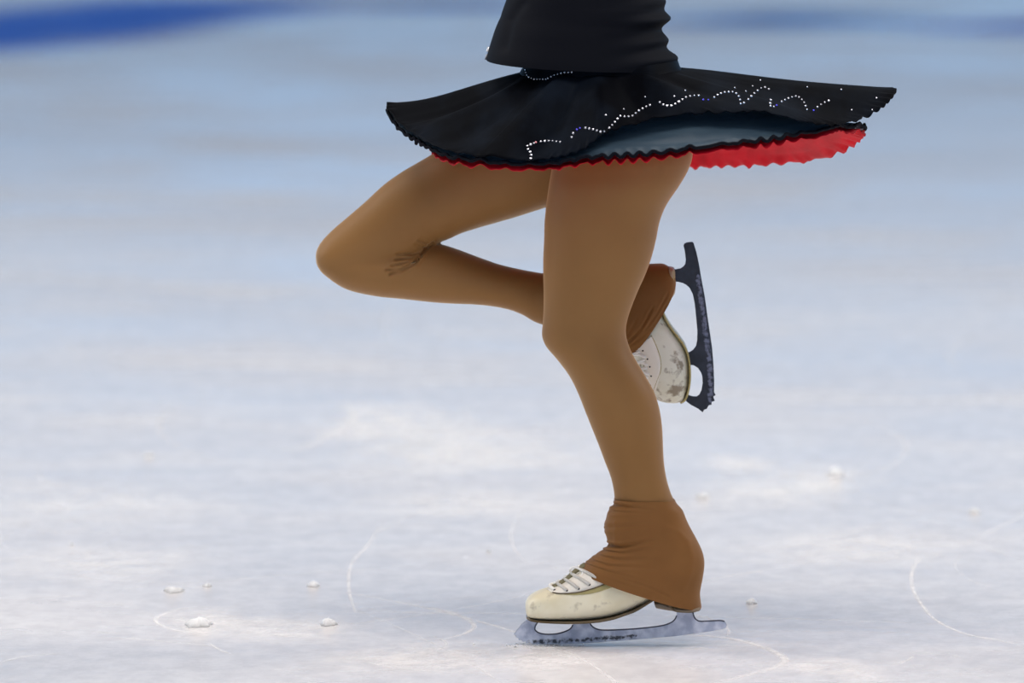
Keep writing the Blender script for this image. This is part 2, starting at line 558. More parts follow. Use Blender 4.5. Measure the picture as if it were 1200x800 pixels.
# loose clumps of snow
def clump(px, py, wpx, hpx, label, seed):
    c = G(px, py + hpx * 0.4)
    dist = c.y + 12
    sx_, sz_ = wpx / FPX * dist / 2, hpx / FPX * dist
    bm = bmesh.new()
    top_ = bm.verts.new((0, 0, sz_))
    rows = [[top_] * 40]
    for k in range(1, 15):
        r = k / 14
        row = []
        for j in range(40):
            t = 2 * math.pi * j / 40
            d = Vector((math.cos(t), math.sin(t), 0))
            out = 1 + 0.35 * noise.noise(d * 1.5 + Vector((seed * 3.1, 0, 0))) + 0.12 * noise.noise(d * 5 + Vector((seed, 4, 0)))
            h = 0.75 * (1 - r * r) ** 0.85 * (1 + 0.45 * noise.noise(d * r * 1.3 + Vector((0, seed * 2.3, 1))) + 0.15 * noise.noise(d * r * 5 + Vector((0, seed * 2.3, 1))))
            row.append(bm.verts.new((d.x * r * out * sx_ * 1.1, d.y * r * out * sx_ * 2.0, h * sz_ - 0.0003 * r)))
        rows.append(row)
    for a, b in zip(rows, rows[1:]):
        for j in range(40):
            if a is rows[0]:
                bm.faces.new((top_, b[j], b[(j + 1) % 40]))
            else:
                bm.faces.new((a[j], b[j], b[(j + 1) % 40], a[(j + 1) % 40]))
    bm.faces.new(rows[-1][::-1])
    o = link('snow_clump', to_mesh('snow_clump', bm), M_snow)
    o.location = (c.x, c.y, 0.0005)
    o['label'] = label
    o['category'] = 'snow clump'
    o['group'] = 'loose snow clumps on the ice'
for i, a in enumerate((
        (980, 552, 18, 11, 'tallest white snow clump on the ice, right of the lower leg'),
        (1142, 598, 14, 5, 'flat soft snow clump near the right border of the photo'),
        (385, 728, 20, 9, 'rounded wide snow clump left of the planted white skate'),
        (233, 728, 30, 10, 'broadest snow clump, ringed by a scratch at lower left'),
        (204, 690, 22, 6, 'long low snow clump just above the broadest one'),
        (243, 685, 10, 5, 'small snow clump right of the long low one'),
        (367, 684, 14, 6, 'snow clump directly above the rounded wide clump'),
        (175, 533, 12, 4, 'small far snow clump at the middle left of the ice'),
        (880, 704, 12, 7, 'small snow clump just right of the tan boot cover heel'),
        (573, 645, 5, 3, 'tiny snow crumb between the left ice scratches and the ankle'),
        (84, 637, 4, 3, 'tiny lone snow crumb near the left border'),
        (823, 580, 16, 6, 'pale flat snow clump just right of the standing ankle'))):
    clump(*a, i)

# ------------------------------------------------------------------ the skater
YS, YF = 0.0, 0.165      # standing leg (camera side) and free leg
def stand_leg(bm, k=0.0):
    L = [(640, 118, 800, 118, .03, .075), (646, 150, 812, 146, .02, .085), (648, 185, 812, 180, .01, .090), (646, 200, 807, 198, .005, .089), (643, 218, 797, 216, 0, .086),
         (640, 240, 781, 240, 0, .082), (638, 260, 773, 260, 0, .079), (637.5, 280, 769, 280, 0, .076), (636.5, 300, 764, 300, 0, .073),
         (636.5, 320, 757, 320, 0, .069), (637, 340, 748, 340, 0, .064), (637, 360, 740, 360, 0, .060), (636, 378, 735, 376, 0, .057),
         (635, 393, 733.5, 390, 0, .056), (640, 406, 737, 405, 0, .056), (652, 420, 744, 420, 0, .056), (667, 440, 756, 440, 0, .056),
         (677, 460, 767, 460, 0, .056), (685, 480, 773, 480, 0, .055), (693, 500, 776, 500, 0, .053), (701, 520, 777, 520, 0, .049),
         (708.5, 540, 778, 540, 0, .045), (716, 560, 781, 560, 0, .041), (719.5, 577, 786, 577, 0, .038), (720, 588, 792, 590, 0, .037), (719, 604, 800, 606, 0, .036), (722, 622, 802, 624, 0, .034), (735, 634, 795, 636, 0, .024)]
    L = [(a + 800 * k, b, c - 800 * k, d, y, h - k) for a, b, c, d, y, h in L]
    loft(bm, L, 130, 64)
def free_leg(bm, k=0.0):
    T = [(690, 120, 735, 228, .15, .075), (625, 122, 670, 235, .155, .078), (556, 150, 600, 255.5, YF, .075), (525, 168, 565, 265.5, YF, .071), (504, 182, 541, 273, YF, .068), (487, 192, 526, 280, YF, .065),
         (470, 202, 510, 286, YF, .062), (449, 217, 487, 302, YF, .058), (428, 236.5, 462, 315, YF, .055), (407, 254.5, 440, 328, YF, .052),
         (389, 270, 414, 336, YF, .048), (376, 284, 394, 331, YF, .042), (370.5, 295, 378, 320, YF, .028), (370, 303, 371, 310, YF, .008)]
    P = [(370, 303, 371, 310, YF, .008), (374, 296, 377, 318, YF, .028), (388, 288, 392, 331, YF, .042), (415, 283, 411, 340.5, YF, .049), (450, 288, 441, 347, YF, .051), (480, 289, 470, 350, YF, .051),
         (504, 286, 497, 353, YF, .050), (518, 286.5, 512, 354.5, YF, .050), (536, 292, 530, 355.6, YF, .049), (560, 301, 554, 356.5, YF, .046), (584, 309.4, 576, 358.6, YF, .043),
         (605, 314.5, 596, 362.5, YF, .040), (623, 318, 613, 369, YF, .038), (640, 320, 629, 378, YF, .037), (680, 318, 664, 389, YF - .01, .036), (715, 320, 694, 396, YF - .015, .035), (745, 330, 722, 392, .15, .032), (758, 345, 738, 380, .15, .02)]
    ins = lambda L: [(a + (c - a) * q, b + (d - b) * q, c + (a - c) * q, d + (b - d) * q, y, h - k) for (a, b, c, d, y, h) in L for q in [min(0.45, 800 * k / max(1, math.hypot(c - a, d - b)))]]
    loft(bm, ins(T), 90, 64)
    loft(bm, ins(P), 90, 64)
def pelvis(bm, k=0.0):
    L = [(618, 70, 788, 70, .08, .115), (622, 95, 800, 95, .08, .135), (632, 125, 812, 125, .08, .155), (645, 155, 812, 152, .08, .16), (655, 180, 800, 175, .08, .14), (680, 205, 770, 200, .08, .09), (700, 214, 745, 212, .08, .03)]
    L = [(a + 800 * k, b, c - 800 * k, d, y, max(.01, h - k)) for a, b, c, d, y, h in L]
    loft(bm, L, 50, 64)
def torso(bm, k=0.012):
    L = [(640, 150, 795, 150, .08, .14), (618, 95, 798, 95, .08, .145), (612, 60, 782, 60, .08, .135), (606, 0, 772, 0, .08, .125), (598, -70, 770, -65, .08, .125), (588, -150, 780, -140, .08, .14),
         (590, -220, 790, -210, .08, .155), (615, -275, 785, -268, .08, .165), (650, -300, 760, -295, .08, .13), (668, -318, 738, -316, .08, .06), (672, -345, 730, -345, .08, .045), (690, -350, 712, -350, .08, .02)]
    L = [(a + 800 * k, b, c - 800 * k, d, y, max(.012, h - k)) for a, b, c, d, y, h in L]
    loft(bm, L, 70, 48)
def feet(bm):
    loft(bm, [(735, 600, 795, 600, 0, .03), (730, 640, 808, 640, 0, .03), (700, 672, 805, 690, 0, .03), (675, 685, 740, 700, 0, .03), (645, 698, 672, 712, 0, .034), (632, 705, 645, 714, 0, .02)], 40, 32)
    loft(bm, [(700, 325, 690, 385, .15, .03), (750, 325, 720, 392, .15, .03), (764, 345, 730, 400, .15, .026), (768, 392, 745, 415, .15, .026), (798, 425, 765, 440, .15, .032), (796, 455, 780, 458, .15, .02)], 40, 32)

bm = bmesh.new()
stand_leg(bm, .008); free_leg(bm, .013); pelvis(bm, .008); torso(bm); feet(bm)
person = link('person', fused('person', bm, 0.006, 3), M_skin)
person['label'] = 'figure skater spinning on one leg in black skirt and tan tights'
person['category'] = 'person'

bm = bmesh.new()
stand_leg(bm); free_leg(bm); pelvis(bm)
tm = fused('tights', bm, 0.0024, 10)
tights = link('tights', tm, M_tights, person)
tights['label'] = 'sheer tan tights over both legs'
WR = [([(453.5, 316.6), (470, 315.4), (485, 308.5), (492.5, 301)], 2.4, 1.5), ([(459.5, 311.5), (479, 307), (489.5, 301)], 2.0, 1.2), ([(464, 304.5), (479, 302.8), (491, 299)], 2.0, 1.2),
      ([(465.5, 297.4), (482, 297.8), (492.5, 296.8)], 1.8, 1.2), ([(491, 281.5), (498, 284), (504, 288)], 1.5, 1.2), ([(487, 286), (494, 288.5), (500, 291)], 1.4, 1.1),
      ([(507, 284.5), (498, 292), (493, 300), (484, 310), (470, 318), (458, 321)], 3.4, 1.8)]
for v in tm.vertices:
    if v.co.y < YF and v.normal.y < 0.2:
        x, y = proj(v.co)
        if 440 < x < 520 and 270 < y < 330:
            d = 0
            for line, dep, sg in WR:
                q = seg_dist(x, y, line)
                if q < 8:
                    d -= dep * math.exp(-(q / sg) ** 2) - 0.35 * dep * math.exp(-((q - 3.2) / 1.6) ** 2)
            v.co += v.normal * (d * 0.0013)

# the darker ends of the tights stretched over the boots
def cover(name, st, disp, label):
    bm = bmesh.new()
    loft(bm, st, 150, 120, 2.6, (False, False), disp)
    o = link(name, to_mesh(name, bm), M_cover, tights)
    o['label'] = label
    s = o.modifiers.new('thickness', 'SOLIDIFY')
    s.thickness = 0.0016
    s.offset = -1
    return o
G1 = [([(720, 592), (735, 594), (775, 598)], 2.2, 1.6, 1), ([(716, 599), (740, 600), (775, 599)], 1.0, 1.6, 1), ([(708, 618), (730, 617), (775, 615)], .8, 2, 1),
      ([(712, 639), (726, 641), (738, 639), (775, 631)], 2.8, 1.7, 1), ([(708, 645), (730, 648), (775, 642)], 1.4, 1.5, 1), ([(700, 651), (722, 656), (775, 655)], 1.3, 1.6, 1),
      ([(692, 656), (712, 663), (775, 666)], 1.1, 1.5, 1), ([(688, 661), (705, 667), (775, 688)], 1.0, 1.4, 1), ([(685, 664), (720, 675), (757, 687), (785, 700)], .6, 1.3, 0),
      ([(721, 612), (722, 635)], -.9, 2, 1), ([(780, 618), (795, 623), (806, 634), (811, 652), (809, 670), (800, 690)], -.8, 3.6, 0)]
def disp_stand(s, t, p):
    if math.sin(t) < -0.1:
        x, y = proj(p)
        return -0.0007 * math.sin(y * 0.9 + x * .1) * math.exp(-((x - 700) / 40) ** 2)
    x, y = proj(p)
    d = 0
    for line, dep, sg, q in G1:
        e = seg_dist(x, y, line)
        if e < 10:
            if q:
                dep *= max(0.0, min(1.0, (770 - x) / 55))
            d -= dep * math.exp(-(e / sg) ** 2)
            if dep > 0:
                d += 0.5 * dep * math.exp(-((e - 2.6 * sg) / sg) ** 2)
    return d * 0.0016
cover('boot_cover', [(719.5, 584, 790.5, 585, 0, .039), (719.5, 590, 793.5, 590.5, 0, .040), (714, 597, 800, 598, 0, .041), (709.5, 610, 805, 610, 0, .043), (708, 619, 810, 620, 0, .044), (711, 630, 815.5, 630, 0, .045),
                     (713, 638, 821, 641, 0, .045), (706, 644.5, 824.5, 651, 0, .046), (697, 650.5, 825.5, 662, 0, .047), (689, 657, 823.5, 677, 0, .050), (684, 662, 820.5, 694, 0, .051, -3), (680.5, 665.5, 822, 711, 0, .051, -6)],
      disp_stand, 'brown tights end wrinkled over the planted boot')
G2 = [([(782, 345), (770, 368), (755, 388), (738, 398)], .9, 1.4, 1), ([(764, 362), (752, 384), (735, 402)], 1.5, 1.5, 1), ([(780, 358), (768, 378), (752, 395), (735, 407)], .8, 1.2, 1), ([(745, 376), (736, 392)], .7, 2, 1)]
def disp_free(s, t, p):
    x, y = proj(p)
    d = 0
    for line, dep, sg, q in G2:
        e = seg_dist(x, y, line)
        if e < 8 and p.y < .15:
            d -= dep * math.exp(-(e / sg) ** 2) - 0.4 * dep * math.exp(-((e - 3) / sg) ** 2)
    return d * 0.001
cover('boot_cover', [(664, 317, 652, 386, YF - .01, .040), (692, 314, 672, 397, YF - .012, .041), (722, 311.5, 692, 408, .152, .044), (745, 310.5, 705, 413, .15, .046), (765, 309.5, 714, 416, .15, .048, 3), (779, 310, 720, 417, .15, .049, 8), (786, 315, 724, 417, .15, .049, 12), (788, 322, 727, 416, .15, .048, 14)],
      disp_free, 'brown tights end stretched over the raised boot')

# ------------------------------------------------------------------ black top
bm = bmesh.new()
def disp_top(s, t, p):
    x, y = proj(p)
    a = 0.004 * math.exp(-((x - 790) / 45) ** 2) * math.sin(y * 0.28 + x * 0.05)
    b = 0.003 * noise.noise(Vector((p.x * 9 + p.z * 5, p.y * 6, p.z * 14)))
    c = -0.004 * math.exp(-(seg_dist(x, y, [(612, 5), (598, 25), (590, 55)]) / 5) ** 2) if math.sin(t) > 0 else 0
    return a + b + c
loft(bm, [(570, 70, 796, 79.5, .08, .150, -2), (571.5, 62, 792, 69, .08, .149, -1), (577, 44, 785, 57, .08, .146), (580.5, 34, 780, 45, .08, .144), (584, 26, 779, 37, .08, .142), (587, 20, 779, 29, .08, .140), (589, 14, 784, 20, .08, .139), (592, 6, 782, 11, .08, .138),
          (594, 0, 778, 3, .08, .137), (597, -12, 777, -12, .08, .136), (600, -40, 776, -38, .08, .136), (592, -100, 778, -95, .08, .14), (582, -160, 788, -150, .08, .152), (585, -220, 796, -210, .08, .165), (610, -278, 790, -272, .08, .172), (648, -304, 765, -300, .08, .135), (668, -318, 740, -316, .08, .07)],
     150, 120, 2.15, (False, False), disp_top)
top = link('top', to_mesh('top', bm), M_black, person)
top['label'] = 'plain black stretch top with a loose flared hem'
s = top.modifiers.new('thickness', 'SOLIDIFY')
s.thickness = 0.002
bm = bmesh.new()
tube(bm, [W(573, 55, .08), W(571, 62, .08), W(570, 70, .08)], 0.0025)
zp = link('zip_pull', to_mesh('zip_pull', bm), M_zip, top)
zp['label'] = 'small metal zip end at the front hem'

# ------------------------------------------------------------------ skirt
WC = (704, 84, .08)
def ring_inner(phi, hx=.119, hy=.138, dz=0.0):
    c = W(*WC)
    return Vector((c.x + hx * math.cos(phi), c.y + hy * math.sin(phi), c.z + dz - 0.008 * -math.cos(phi) * 0 - (0.006 if math.cos(phi) < -0.5 else 0)))
def skirt_layer(ctrl, nth, nr, bulge, fold, lettuce, seed, r0=0.0, lift=0.0, lk=70, folds=()):
    rim = [W(x, y, Y) for x, y, Y in catmull(ctrl, nth, True)]
    c = W(*WC)
    bm = bmesh.new()
    rows = []
    for j, R in enumerate(rim):
        phi = math.atan2((R.y - c.y) / .33, (R.x - c.x) / .37)
        I = ring_inner(phi)
        col = []
        th = 2 * math.pi * j / nth
        wob = noise.noise(Vector((math.cos(th) * 2, math.sin(th) * 2, seed)))
        wob2 = noise.noise(Vector((math.cos(th) * 5, math.sin(th) * 5, seed + 9)))
        for i in range(nr + 1):
            r = r0 + (1 - r0) * i / nr
            p = I.lerp(R, r)
            p.z += bulge * math.sin(math.pi * r) + lift
            f = noise.fractal(Vector((math.cos(phi) * 1.5, math.sin(phi) * 1.5, seed + 3 + r * .5)), 0.8, 2.0, 2)
            for fp, fw, fd in folds:
                dph = (phi - fp + math.pi) % (2 * math.pi) - math.pi
                p.z += fd * math.exp(-(dph / fw) ** 2) * math.sin(math.pi * min(1, r)) ** 0.7
            p.z += fold * f * math.sin(math.pi * min(1, r * 1.02)) ** 0.8
            if seed == 1.3 and r > 0.3:
                p.z += 0.0028 * noise.noise(Vector((math.cos(th) * 4, math.sin(th) * 4, r * 16))) * min(1, (r - .3) * 4)
            if r > 0.90:
                q = ((r - 0.90) / 0.10) ** 1.5
                am = lettuce * (0.75 + 0.9 * wob2)
                p.z += am * q * (math.sin(lk * th + 14 * wob) + 0.45 * math.sin(lk * 1.7 * th + 9 * wob2))
                rd = (R - I).normalized()
                p += rd * (0.6 * am * q * math.cos(lk * th + 14 * wob))
            col.append(bm.verts.new(p))
        rows.append(col)
    for j in range(nth):
        a, b = rows[j], rows[(j + 1) % nth]
        for i in range(nr):
            bm.faces.new((a[i], a[i + 1], b[i + 1], b[i]))
    edge = [row[-1].co.copy() for row in rows]
    return bm, edge
FAR = [(1010, 152, .12), (988, 166, .19), (955, 176, .26), (905, 181, .31), (855, 184, .35), (808, 185, .37), (740, 186, .38), (660, 186, .37), (590, 182, .33), (540, 176, .28), (500, 160, .22), (470, 141, .16)]
under_ctrl = [(454, 126, .08), (463, 142, .03), (480, 158, -.03), (500, 170, -.09), (530, 180, -.15), (575, 186, -.20), (620, 188, -.23), (660, 186, -.24), (700, 180, -.245), (750, 176, -.24), (808, 171, -.22),
              (860, 164, -.18), (910, 158, -.13), (955, 150, -.07), (990, 144, -.01), (1012, 144, .05)] + FAR
over_ctrl = [(453, 124, .08), (462, 141, .025), (480, 157, -.035), (500, 169, -.097), (530, 180, -.157), (575, 187, -.207), (620, 189.5, -.237), (650, 187, -.243), (680, 179, -.24), (695, 169, -.232), (710, 158, -.222), (745, 147, -.20), (788, 138, -.17), (830, 135, -.15),
             (862, 134, -.135), (893, 133, -.125), (930, 142, -.115), (962, 148, -.09), (990, 147, -.05), (1016, 139, .0), (1036, 127, .03), (1049, 112, .07), (1047, 106, .13), (1010, 112, .2), (950, 116, .27), (860, 120, .33), (740, 124, .36), (620, 126, .34), (540, 128, .27), (480, 127, .17)]
bm, edge_u = skirt_layer(under_ctrl, 720, 40, -0.006, 0.010, 0.0020, 1.3, lift=-.004, lk=62)
skirt = link('skirt', to_mesh('skirt', bm), M_navy, person)
skirt['label'] = 'dark navy satin skirt flaring out in the spin'
skirt.modifiers.new('thickness', 'SOLIDIFY').thickness = 0.0012
def lin_pt(x, y, Y):
    if x < 500:
        return (x + 22, y - 6, Y)
    return (x + (6 if x < 530 else 0), y + (2.5 if Y < .06 else 3), Y + (.008 if Y < .06 else -.012))
lin_ctrl = [lin_pt(*c) for c in under_ctrl]
bm, _ = skirt_layer(lin_ctrl, 720, 36, -0.006, 0.009, 0.0028, 1.3, lift=-.010, lk=62)
lin = link('lining', to_mesh('lining', bm), M_red, skirt)
lin['label'] = 'bright red ruffled lining showing under the skirt hem'
lin.modifiers.new('thickness', 'SOLIDIFY').thickness = 0.001
bm = bmesh.new()
tube(bm, edge_u, 0.0026, 7, True)
hm = link('hem', to_mesh('hem', bm), M_hem, skirt)
hm['label'] = 'wavy rolled black hem'
bm, edge_o = skirt_layer(over_ctrl, 720, 40, -0.004, 0.012, 0.0018, 8.1, lift=.004, lk=52, folds=((-1.85, .07, -.014), (-2.05, .10, .010), (-2.35, .08, -.008), (-2.62, .10, .009), (-2.85, .06, -.006), (-1.62, .10, .012), (-1.35, .08, -.009), (-1.1, .12, .008), (-.8, .08, -.006), (-.55, .1, .006)))
om = to_mesh('overlay', bm)
ov = link('overlay', om, M_velvet, skirt)
ov['label'] = 'black upper skirt layer trimmed with rhinestones'
ov.modifiers.new('thickness', 'SOLIDIFY').thickness = 0.0012
obvh = bvh_of(om)
# hip yoke between top and skirt
bm = bmesh.new()
loft(bm, [(617, 62, 792, 64, .08, .135), (614, 76, 797, 78, .08, .139), (608, 88, 801, 86, .08, .142, -3), (612, 97, 798, 95, .08, .142, -5)], 30, 90, 2.1, (False, False))
yk = link('yoke', to_mesh('yoke', bm), M_velvet, skirt)
yk['label'] = 'smooth black hip band of the skirt'
ybvh = bvh_of(yk.data)

# rhinestones
def gem_mesh():
    bm = bmesh.new()
    bmesh.ops.create_uvsphere(bm, u_segments=8, v_segments=5, radius=1.0)
    for v in bm.verts:
        v.co.z = v.co.z * 0.55
    return to_mesh('rhinestone', bm)
gems = {}
for k, mm in (('w', M_gem), ('b', M_gemblue), ('p', M_gempink)):
    me = gem_mesh()
    me.materials.append(mm)
    gems[k] = me
def place_gem(px, py, r, kind='w'):
    loc, nor = hit(obvh, px, py)
    l2, n2 = hit(ybvh, px, py)
    if loc is None or (l2 is not None and (l2 - CAM).length < (loc - CAM).length):
        loc, nor = l2, n2
    if loc is None:
        return
    nor = (nor + Vector((0, -1.0, 0))).normalized()
    o = bpy.data.objects.new('rhinestone', gems[kind])
    C.objects.link(o)
    o.parent = skirt
    o.matrix_local = Matrix.Translation(loc + Vector((0, -.0022, .0006))) @ nor.to_track_quat('Z', 'Y').to_matrix().to_4x4() @ Matrix.Scale(r, 4)
def chain(pts, step, r, kind='w'):
    acc = 0.0
    place_gem(*pts[0], r, kind)
    for (ax, ay), (bx, by) in zip(pts, pts[1:]):
        L = math.hypot(bx - ax, by - ay)
        d = step - acc
        while d <= L:
            f = d / L
            place_gem(ax + (bx - ax) * f, ay + (by - ay) * f, r * random.uniform(.8, 1.15), kind)
            d += step
        acc = L - (d - step)
R1 = .0016
chain([(615, 82), (618, 90), (626, 93), (640, 93)], 3.4, .0014)
chain([(642, 92), (650, 88), (662, 85), (674, 85)], 4.2, .0014)
chain([(622, 186), (623, 180), (619, 176), (618, 171), (626, 168)], 4.2, R1)
chain([(634, 166), (646, 165), (660, 167)], 4.5, R1)
chain([(670, 161), (672, 155)], 5, R1)
chain([(676, 152), (680, 150)], 4, R1, 'b')
chain([(686, 150), (696, 152), (705, 155), (709, 154)], 4.6, R1)
chain([(714, 150), (719, 145), (723, 140), (727, 136), (734, 137), (741, 136), (747, 131), (755, 126), (766, 122)], 4.8, R1)
chain([(773, 120), (779, 124), (788, 124), (796, 119), (804, 114), (812, 112), (822, 112)], 5.0, R1)
chain([(824, 117), (831, 117)], 6, R1, 'b')
chain([(837, 114), (843, 110), (850, 108), (858, 107.5), (864, 110), (867, 115), (868, 122), (873, 120)], 4.6, R1)
chain([(877, 116.5), (882, 111), (888, 106), (894, 102), (899, 103), (904, 107)], 5.0, R1)
chain([(903, 117), (902, 124), (907, 125)], 4, R1)
place_gem(910, 123.5, R1, 'b')
chain([(916, 119), (922, 116), (928, 114), (934, 112.5), (939, 116), (943, 121), (945, 127), (947, 131)], 4.4, R1)
place_gem(953.5, 129.5, R1, 'b')
chain([(958, 125.5), (963, 122), (968, 119), (974, 117.5)], 5, R1)
place_gem(628, 167, R1, 'p')
for x, y in ((710, 135), (756, 114), (803, 106), (790, 113), (861, 103), (891, 94), (946, 102), (986, 105), (1027, 115), (1022, 129), (998, 129), (882, 101), (874, 107), (731, 128)):
    place_gem(x, y, .0012)

# ------------------------------------------------------------------ skates
def empty(name, loc, parent):
    o = bpy.data.objects.new(name, None)
    C.objects.link(o)
    o.empty_display_size = 0.05
    o.parent = parent
    o.location = loc
    return o
def put(o, sk):
    o.parent = sk
    o.location = -sk.location
    return o

def blade(outline, y, th, frost_line, frost_w, mt, sk, label):
    """plate blade: side outline extruded to its real thickness, thin bevel"""
    pts = []
    n = len(outline)
    for i in range(n):
        a, b = outline[i], outline[(i + 1) % n]
        L = math.hypot(b[0] - a[0], b[1] - a[1])
        k = max(1, int(L / 3))
        pts += [(a[0] + (b[0] - a[0]) * j / k, a[1] + (b[1] - a[1]) * j / k) for j in range(k)]
    from mathutils import geometry
    n = len(pts)
    grid = []
    xs, ys = [p[0] for p in pts], [p[1] for p in pts]
    gx = min(xs)
    while gx < max(xs):
        gy = min(ys)
        while gy < max(ys):
            if seg_dist(gx, gy, pts + pts[:1]) > 1.2:
                grid.append((gx, gy))
            gy += 2.6
        gx += 2.6
    V, E, F, _a, _b, _c = geometry.delaunay_2d_cdt([Vector(p) for p in pts + grid], [], [list(range(n))], 1, 1e-4)
    bm = bmesh.new()
    vs = [bm.verts.new(W(v.x, v.y, y)) for v in V]
    for v in vs:
        v.co.y = y - th / 2
    for f in F:
        bm.faces.new([vs[i] for i in f])
    for v in list(bm.verts):
        if not v.link_faces:
            bm.verts.remove(v)
    ex = bmesh.ops.extrude_face_region(bm, geom=list(bm.faces))
    for v in ex['geom']:
        if isinstance(v, bmesh.types.BMVert):
            v.co.y = y + th / 2
    me = to_mesh('blade', bm)
    at = me.attributes.new('frost', 'FLOAT', 'POINT')
    for i, v in enumerate(me.vertices):
        q = seg_dist(*proj(v.co), frost_line)
        at.data[i].value = math.exp(-(q / frost_w) ** 2)
    o = put(link('blade', me, mt, None, smooth=False), sk)
    me.materials.append(M_edge)
    for p in me.polygons:
        if abs(p.normal.y) < 0.5:
            p.material_index = 1
    b = o.modifiers.new('edge', 'BEVEL')
    b.width = 0.0006
    b.segments = 2
    b.angle_limit = 0.7
    b.limit_method = 'ANGLE'
    o['label'] = label
    return o

BL1 = [(620.5, 724), (611.5, 730.5), (606, 738), (602, 742.8), (604.5, 744.5), (604.2, 746.3), (607.5, 747.2), (607.8, 749.6), (611.2, 749.4), (612, 751.8), (615.5, 751.2), (617, 753.4), (621, 752.6), (624, 754.2), (632, 753.8), (642, 754.6), (655, 754.3), (675, 753.7), (696, 752.6), (730, 750), (762.5, 747.5), (795, 744.6), (827.5, 740), (846, 737), (850, 735.6), (851.6, 733), (851, 730), (849, 728), (845, 726.8),
       (838, 727), (826, 727.6), (820, 727.6), (816, 725.8), (813.5, 722.5), (812.2, 718), (812, 711), (793, 711), (793, 721), (791, 725.3), (787, 728.8), (780, 731.8), (771, 733.6), (762.5, 734.7), (745, 736.5), (730, 737.4), (717, 738), (705, 738), (698.5, 736.4), (694, 733.6), (691.5, 730), (690.3, 723), (671.5, 723), (671.2, 732), (669.5, 735.3), (666, 738),
       (659, 740.8), (652, 742.4), (644, 743), (637, 742.7), (631, 741), (627.4, 738.2), (626.8, 735.5), (628.2, 731.5), (630.5, 728), (632.5, 723)]
BL2 = [(801, 287.5), (801.8, 285.5), (804, 284.2), (808, 283.4), (811.7, 283.3), (813, 285), (816, 295), (819, 308.5), (822, 326.5), (826, 347.5), (829, 370), (832, 390), (834.5, 407), (836, 425.4), (837, 446), (836.8, 459), (838.6, 462.5), (835.8, 464.5), (837.8, 469.4), (834.2, 470.5), (833.8, 474), (830.8, 474.4), (828, 479), (825, 479.8), (823.5, 483),
       (818, 478.5), (810, 474.4), (804.3, 470), (803, 466), (805.5, 461), (808, 463), (812.5, 464.2), (816.5, 464.2), (819.5, 462), (822, 457), (823.4, 448.8), (823, 441), (821.5, 436.4), (818, 431), (813, 427.8), (805, 426.8), (804, 413.5), (808.4, 412), (812.5, 409.4), (815.6, 405), (817, 398.5), (817.2, 388), (816.3, 377.5), (815, 364), (814, 355), (811.8, 344.5),
       (808, 337), (804.5, 333.8), (800.5, 331.6), (795, 330), (788, 329.8), (788, 315.4), (792.3, 315.3), (797.5, 314.3), (801, 312), (803, 309), (803.6, 304), (802.6, 295)]

def boot(st, y, name, sk, mt, ex=2.9):
    bm = bmesh.new()
    loft(bm, st, 110, 72, ex)
    me = to_mesh(name, bm)
    return put(link(name, me, mt), sk), bvh_of(me)
def surf(bvh, pts, n, off):
    out = []
    for x, y in catmull(pts, n):
        l, nr = hit(bvh, x, y)
        if l is not None:
            out.append(l + nr * off)
    return out
def band(bvh, upper, lower, n, off, name, mt, sk, mrows=5):
    """leather panel hugging the boot between two lines"""
    U, Lw = catmull(upper, n), catmull(lower, n)
    bm = bmesh.new()
    rows = []
    for (ux, uy), (lx, ly) in zip(U, Lw):
        row = []
        for k in range(mrows):
            f = k / (mrows - 1)
            l, nr = hit(bvh, ux + (lx - ux) * f, uy + (ly - uy) * f)
            row.append(None if l is None else bm.verts.new(l + nr * off))
        rows.append(row)
    for a, b in zip(rows, rows[1:]):
        for k in range(mrows - 1):
            q = (a[k], a[k + 1], b[k + 1], b[k])
            if all(v is not None for v in q):
                bm.faces.new(q)
    o = put(link(name, to_mesh(name, bm), mt), sk)
    s = o.modifiers.new('thickness', 'SOLIDIFY')
    s.thickness = 0.001
    s.offset = -1
    return o
def sole(line, y, widths, thick, name, mt, sk):
    P = catmull([(a, b, h) for (a, b), h in zip(line, widths)], 80)
    bm = bmesh.new()
    rows = []
    for i, (x, yy, h) in enumerate(P):
        a = P[max(i - 1, 0)]
        b = P[min(i + 1, 79)]
        c = W(x, yy, y)
        t = (W(b[0], b[1], y) - W(a[0], a[1], y)).normalized()
        nn = Vector((t.z, 0, -t.x))
        row = []
        for dy, dn in ((-h, 0), (-h * .98, 1), (h * .98, 1), (h, 0), (h * .98, -1), (-h * .98, -1)):
            row.append(bm.verts.new(c + Vector((0, dy, 0)) + nn * dn * thick / 2))
        rows.append(row)
    for a, b in zip(rows, rows[1:]):
        for k in range(6):
            bm.faces.new((a[k], a[(k + 1) % 6], b[(k + 1) % 6], b[k]))
    bm.faces.new(rows[0]); bm.faces.new(rows[-1])
    return put(link(name, to_mesh(name, bm), mt, smooth=False), sk)

